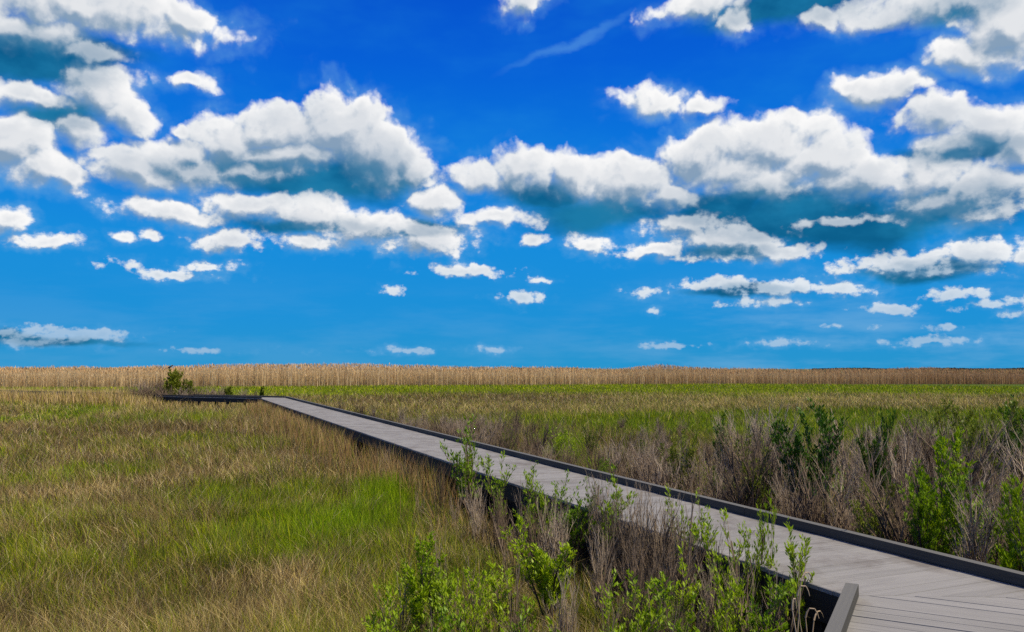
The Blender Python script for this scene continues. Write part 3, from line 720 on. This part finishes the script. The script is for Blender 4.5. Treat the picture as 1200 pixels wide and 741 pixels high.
CLOUDS = [  # lit cumulus lobes: where, half width, half height
 (100,10,150,32),(212,24,46,24),(20,32,80,22),(120,104,44,28),(40,110,72,13),(150,132,34,20),(108,64,42,12),(14,165,42,34),(46,196,44,20),(84,208,24,20),(2,256,24,15),
 (92,152,28,20),(55,285,34,9),(222,94,30,9),
 (398,152,72,46),(448,180,66,40),(330,150,62,34),(272,160,60,36),(222,172,34,22),(160,196,58,26),(350,178,140,24),(490,198,28,22),(212,150,16,12),(235,147,9,9),
 (200,246,66,16),(290,240,64,18),(360,250,70,20),(430,262,72,22),(500,277,64,22),(510,237,40,24),(582,256,50,14),(625,280,20,9),(270,280,40,16),(370,281,54,12),
 (545,318,52,9),(145,279,12,6),(176,278,12,7),(155,310,14,5),(205,319,46,6),(245,313,32,8),(460,342,14,7),(615,349,32,9),(633,327,13,4),
 (30,388,34,8),(95,393,62,6),(148,392,18,5),(20,400,40,5),(240,410,38,3),(475,411,26,3),(582,410,16,3),
 (560,202,44,18),(612,202,50,24),(680,202,54,30),(742,212,66,34),(782,232,42,22),(820,182,68,38),(900,172,78,38),(962,192,60,34),(1020,208,70,28),(1092,206,62,28),(1146,224,46,32),
 (860,200,104,26),(900,212,90,22),(1000,214,110,20),(1110,232,60,20),(1150,250,40,16),(1010,254,70,5),
 (190,186,56,24),(225,196,70,22),(175,206,50,16),(300,196,80,16),
 (765,115,46,17),(828,125,34,13),(1028,110,48,22),(1000,105,28,13),(1098,140,46,22),(1154,152,52,26),(1116,176,50,18),(1188,172,34,22),
 (812,6,62,15),(862,24,26,18),(975,26,30,15),(1055,10,90,20),(1178,20,48,48),(1148,60,48,26),(612,4,38,20),
 (690,285,27,13),(800,268,56,16),(850,284,76,18),(905,291,50,13),(775,292,44,11),(850,302,70,8),
 (1056,310,76,13),(1142,297,38,15),(1100,318,60,6),(1195,297,14,10),
 (835,335,52,8),(892,355,40,6),(922,338,64,9),(982,340,34,8),(757,343,22,5),(765,366,7,3),(1045,360,24,6),(1120,342,28,6),(1152,355,22,5),(1186,366,14,5),(1190,350,12,6),
 (1110,382,18,3),(985,383,22,3),(1090,401,46,5),(920,402,32,4),(785,404,28,3)]
DARKS = [  # shaded bases, soft
 (15,66,110,36),(70,88,66,22),(60,55,90,16),(70,135,50,12),(330,208,150,28),(395,208,110,32),(240,202,70,20),(450,208,60,20),(380,262,120,12),(500,262,50,10),
 (700,248,100,27),(640,232,70,20),(930,256,150,34),(1020,266,135,28),(840,246,70,22),(1100,248,80,26),(850,232,80,20),(1120,180,66,14),(930,0,120,28),(880,12,60,22),(860,296,70,14),(1080,312,70,12),
 (60,396,90,8),(870,345,70,8),(1130,10,60,20)]
def blob_min(vec, lst, soft=False):
    acc = None
    for (X_, Y_, rx, ry) in lst:
        a_, e_ = ae(X_, Y_)
        m_ = N(t, 'ShaderNodeVectorMath', operation='MULTIPLY_ADD'); L(t, vec, m_.inputs[0])
        m_.inputs[1].default_value = (1/rx, 1/ry, 0); m_.inputs[2].default_value = (-a_/rx, -e_/ry, 0)
        l_ = N(t, 'ShaderNodeVectorMath', operation='LENGTH'); L(t, m_.outputs[0], l_.inputs[0])
        w_ = (max(ry, 2)/24)**.55 if soft else 1.0            # small lobes get softer, more ragged rims
        v_ = math_('MULTIPLY_ADD', l_.outputs['Value'], w_, 1-w_) if soft else l_.outputs['Value']
        acc = v_ if acc is None else math_('MINIMUM', acc, v_)
    return acc
def noise_(vec, scale, detail, rough=.55, off=0.0, stretch=1.0):
    mp = N(t, 'ShaderNodeMapping'); mp.inputs['Scale'].default_value = (1/stretch, 1, 1); mp.inputs['Location'].default_value = (off, off*.7, off*.3); L(t, vec, mp.inputs['Vector'])
    n = N(t, 'ShaderNodeTexNoise', noise_dimensions='3D'); n.inputs['Scale'].default_value = scale; n.inputs['Detail'].default_value = detail; n.inputs['Roughness'].default_value = rough
    L(t, mp.outputs[0], n.inputs['Vector']); return n
def boxes(lst, x0, x1, y0, y1):
    """the lobes that can matter inside one tile of the sky"""
    out = []
    for c_ in lst:
        a_, e_ = ae(c_[0], c_[1])
        if a_+1.6*c_[2]+45 > x0 and a_-1.6*c_[2]-45 < x1 and e_+1.6*c_[3]+45 > y0 and e_-1.6*c_[3]-45 < y1: out.append(c_)
    return out
def warp(vec):
    n1 = noise_(vec, 1/70, 6, .52)
    s_ = N(t, 'ShaderNodeVectorMath', operation='SUBTRACT'); L(t, n1.outputs['Color'], s_.inputs[0]); s_.inputs[1].default_value = (.5, .5, .5)
    k_ = N(t, 'ShaderNodeVectorMath', operation='SCALE'); L(t, s_.outputs[0], k_.inputs[0])
    sy = N(t, 'ShaderNodeSeparateXYZ'); L(t, vec, sy.inputs[0])
    L(t, smooth_(sy.outputs['Y'], 0, 320, 14, 66), k_.inputs['Scale'])
    a_ = N(t, 'ShaderNodeVectorMath', operation='ADD'); L(t, vec, a_.inputs[0]); L(t, k_.outputs[0], a_.inputs[1])
    v1 = N(t, 'ShaderNodeTexVoronoi', feature='SMOOTH_F1'); v1.inputs['Scale'].default_value = 1/26; v1.inputs['Smoothness'].default_value = .5; v1.inputs['Detail'].default_value = 2; v1.inputs['Roughness'].default_value = .5
    L(t, a_.outputs[0], v1.inputs['Vector'])
    n2 = noise_(vec, 1/24, 6, .58, 7.0)
    ad = math_('ADD', math_('MULTIPLY', math_('SUBTRACT', v1.outputs['Distance'], .45), .46), math_('MULTIPLY', math_('SUBTRACT', n2.outputs['Fac'], .5), .44))
    n3 = noise_(vec, 1/9, 4, .6, 19.0, 1.3)
    ad = math_('ADD', ad, math_('MULTIPLY', math_('SUBTRACT', n3.outputs['Fac'], .5), smooth_(sy.outputs['Y'], 40, 260, 1.5, .10)))
    return a_.outputs[0], ad
wp0, ad0 = warp(P0)
sh = N(t, 'ShaderNodeVectorMath', operation='ADD'); L(t, P0, sh.inputs[0]); sh.inputs[1].default_value = (6.5, 11.0, 0)
wp1, ad1 = warp(sh.outputs[0])
nb = noise_(P0, 1/60, 5, .55, 31.0, 1.8)
wb = N(t, 'ShaderNodeVectorMath', operation='SUBTRACT'); L(t, nb.outputs['Color'], wb.inputs[0]); wb.inputs[1].default_value = (.5, .5, .5)
wk = N(t, 'ShaderNodeVectorMath', operation='SCALE'); L(t, wb.outputs[0], wk.inputs[0]); wk.inputs['Scale'].default_value = 50
wa = N(t, 'ShaderNodeVectorMath', operation='ADD'); L(t, P0, wa.inputs[0]); L(t, wk.outputs[0], wa.inputs[1])
# clear sky: Nishita, deepened as by the photograph's polarised, vivid blue
nish = N(t, 'ShaderNodeTexSky', sky_type='NISHITA', sun_disc=False, sun_elevation=SUN_EL, sun_rotation=SUN_AZ, air_density=1.0, dust_density=.3, ozone_density=3.0)
ramp = N(t, 'ShaderNodeValToRGB'); L(t, math_('DIVIDE', el, math.pi/2), ramp.inputs[0])
cr = ramp.color_ramp; cr.elements[0].position = 0; cr.elements[0].color = (.012, .30, .62, 1); cr.elements[1].position = 1; cr.elements[1].color = (.01, .05, .34, 1)
for pos_, c_ in ((.04, (.006, .28, .68)), (.10, (.004, .26, .72)), (.17, (.001, .185, .73)), (.24, (.0, .115, .68)), (.31, (.0, .075, .60)), (.42, (.005, .06, .46))):
    e_ = cr.elements.new(pos_); e_.color = (*c_, 1)
nsc = N(t, 'ShaderNodeVectorMath', operation='SCALE'); L(t, nish.outputs[0], nsc.inputs[0]); nsc.inputs['Scale'].default_value = .08
clear0 = mixc(.98, nsc.outputs[0], ramp.outputs[0])
# thin high veil and wisps
nv = noise_(P0, 1/150, 5, .6, 3.0, 2.4)
veil = math_('MULTIPLY', smooth_(nv.outputs['Fac'], .42, .75), smooth_(el, .02, .3, .35, 1))
clear = mixc(math_('MULTIPLY', veil, .35), clear0, (.02, .30, .72))
rot = N(t, 'ShaderNodeVectorRotate', rotation_type='Z_AXIS'); rot.inputs['Angle'].default_value = -math.atan2(60, 145)
L(t, wa.outputs[0], rot.inputs['Vector'])
a_, e_ = ae(668, 52); ang = -math.atan2(60, 145); cx_, cy_ = a_*math.cos(ang)-e_*math.sin(ang), a_*math.sin(ang)+e_*math.cos(ang)
ms = N(t, 'ShaderNodeVectorMath', operation='MULTIPLY_ADD'); L(t, rot.outputs[0], ms.inputs[0]); ms.inputs[1].default_value = (1/100, 1/7, 0); ms.inputs[2].default_value = (-cx_/100, -cy_/7, 0)
ln = N(t, 'ShaderNodeVectorMath', operation='LENGTH'); L(t, ms.outputs[0], ln.inputs[0])
clear = mixc(math_('MULTIPLY', smooth_(ln.outputs['Value'], 1.1, .1), .28), clear, (.16, .48, .82))
nh = noise_(P0, 1/40, 5, .6, 13.0, 5.0)
hz = math_('MULTIPLY', math_('MULTIPLY', smooth_(nh.outputs['Fac'], .40, .65), smooth_(el, .14, .03)), smooth_(az, .0, .4, .30, 1.0))
clear = mixc(math_('MULTIPLY', hz, .42), clear, (.24, .48, .74))
base = mixc(smooth_(nb.outputs['Fac'], .35, .65), (.003, .10, .22), (.012, .19, .36))
SRC = (('P0', 'NodeSocketVector', P0), ('wp0', 'NodeSocketVector', wp0), ('wp1', 'NodeSocketVector', wp1), ('wa', 'NodeSocketVector', wa.outputs[0]), ('ad0', 'NodeSocketFloat', ad0),
       ('ad1', 'NodeSocketFloat', ad1), ('nb', 'NodeSocketFloat', nb.outputs['Fac']), ('el', 'NodeSocketFloat', el), ('clear', 'NodeSocketColor', clear), ('base', 'NodeSocketColor', base))
def tile(x0, x1, y0, y1):
    """background of one tile of the sky: clear air, shaded cloud bases, lit lobes"""
    global t
    outer = t; cl, dk = boxes(CLOUDS, x0, x1, y0, y1), boxes(DARKS, x0, x1, y0, y1)
    t = bpy.data.node_groups.new('sky_tile', 'ShaderNodeTree')
    for nm, ty, _ in SRC: t.interface.new_socket(nm, in_out='INPUT', socket_type=ty)
    t.interface.new_socket('bg', in_out='OUTPUT', socket_type='NodeSocketShader')
    gi = N(t, 'NodeGroupInput'); go = N(t, 'NodeGroupOutput'); I = gi.outputs
    col = I['clear']; darka = None
    if cl:
        f0 = math_('ADD', blob_min(I['wp0'], cl, True), I['ad0'])
        thin = math_('MULTIPLY', smooth_(f0, 1.75, 1.1), smooth_(I['nb'], .42, .62, 0, .42))
        col = mixc(thin, col, (.16, .42, .74))             # thin ragged air round the lobes
    if dk:
        fd = blob_min(I['wa'], dk)
        darka = smooth_(math_('ADD', fd, math_('MULTIPLY', math_('SUBTRACT', I['nb'], .5), .7)), 1.2, .35)
        col = mixc(math_('MULTIPLY', darka, .92), col, I['base'])
    if cl:
        f1 = math_('ADD', blob_min(I['wp1'], cl, True), I['ad1'])
        grad = math_('SUBTRACT', f1, f0)                   # > 0 where the cloud falls away towards the sun
        lit = math_('MULTIPLY', smooth_(grad, -.44, .30), smooth_(I['nb'], .34, .58, .76, 1.0))
        edge = mixf(smooth_(grad, -.25, .12), smooth_(f0, 1.34, .56), smooth_(f0, 1.29, .93))
        inner = smooth_(f0, 1.0, .3)
        white = mixc(lit, (.22, .34, .49), (.97, .965, .96))
        body = mixc(inner, white, mixc(lit, (.24, .35, .49), (.77, .79, .82)))
        if darka is not None: body = mixc(math_('MULTIPLY', darka, math_('SUBTRACT', .95, math_('MULTIPLY', lit, .55))), body, (.05, .20, .36))
        body = mixc(smooth_(I['el'], .17, .02, 0.0, .72), body, (.30, .50, .70))
        col = mixc(math_('MULTIPLY', edge, smooth_(I['el'], .015, .10, .6, 1.0)), col, body)
    g_ = N(t, 'ShaderNodeBackground'); L(t, col, g_.inputs['Color']); L(t, g_.outputs[0], go.inputs[0])
    grp = t; t = outer
    gn = N(t, 'ShaderNodeGroup'); gn.node_tree = grp
    for nm, _, so_ in SRC: L(t, so_, gn.inputs[nm])
    return gn.outputs[0]
def msh(fac, a_, b_):
    m_ = N(t, 'ShaderNodeMixShader'); L(t, fac, m_.inputs[0]); L(t, a_, m_.inputs[1]); L(t, b_, m_.inputs[2]); return m_.outputs[0]
azs, els = math_('MULTIPLY', az, UN), math_('MULTIPLY', el, UN)
def tree(x0, x1, y0, y1, dep):
    if dep == 0: return tile(x0, x1, y0, y1)
    if (x1-x0) > 1.5*(y1-y0):
        m_ = (x0+x1)/2; return msh(math_('GREATER_THAN', azs, m_), tree(x0, m_, y0, y1, dep-1), tree(m_, x1, y0, y1, dep-1))
    m_ = y0+(y1-y0)*.5; return msh(math_('GREATER_THAN', els, m_), tree(x0, x1, y0, m_, dep-1), tree(x0, x1, m_, y1, dep-1))
front = tree(-640, 640, -5, 470, 5)
# behind the camera and overhead: a plain scatter of clouds
nbk = noise_(P0, 1/170, 4, .55, 91.0, 1.8)
back = mixc(math_('MULTIPLY', smooth_(nbk.outputs['Fac'], .50, .64), smooth_(el, .03, .12)), clear0, (.62, .68, .76))
bb = N(t, 'ShaderNodeBackground'); L(t, back, bb.inputs['Color'])
gb = N(t, 'ShaderNodeBackground'); gb.inputs['Color'].default_value = (.10, .095, .04, 1)
isf = math_('MULTIPLY', math_('LESS_THAN', math_('ABSOLUTE', azs), 640), math_('LESS_THAN', els, 470))
up = msh(isf, bb.outputs[0], front)
allw = msh(math_('LESS_THAN', els, -5), up, gb.outputs[0])
W.cycles.sampling_method = 'NONE'
wo = N(t, 'ShaderNodeOutputWorld'); L(t, allw, wo.inputs[0])

sun = bpy.data.lights.new('sun', 'SUN'); sun.energy = 5.0; sun.angle = math.radians(.5); sun.color = (1, .91, .74)
so = bpy.data.objects.new('sun', sun); C.objects.link(so)
sd = Vector((math.sin(SUN_AZ)*math.cos(SUN_EL), math.cos(SUN_AZ)*math.cos(SUN_EL), math.sin(SUN_EL)))
so.rotation_euler = sd.to_track_quat('Z', 'Y').to_euler()

# ------------------------------------------------------------------ camera
cam = bpy.data.cameras.new('camera'); co_ = bpy.data.objects.new('camera', cam); C.objects.link(co_); S.camera = co_
cam.sensor_width = 36; cam.lens = 36*F/1200; cam.clip_end = 20000; cam.clip_start = .05
co_.location = (0, 0, CAM); co_.rotation_euler = (math.pi/2+PITCH, 0, 0)
S.view_settings.view_transform = 'Standard'; S.view_settings.look = 'None'; S.view_settings.exposure = 0; S.view_settings.gamma = 1
S.cycles.use_denoising = False; S.cycles.max_bounces = 4; S.cycles.diffuse_bounces = 2; S.cycles.transmission_bounces = 3; S.cycles.glossy_bounces = 2
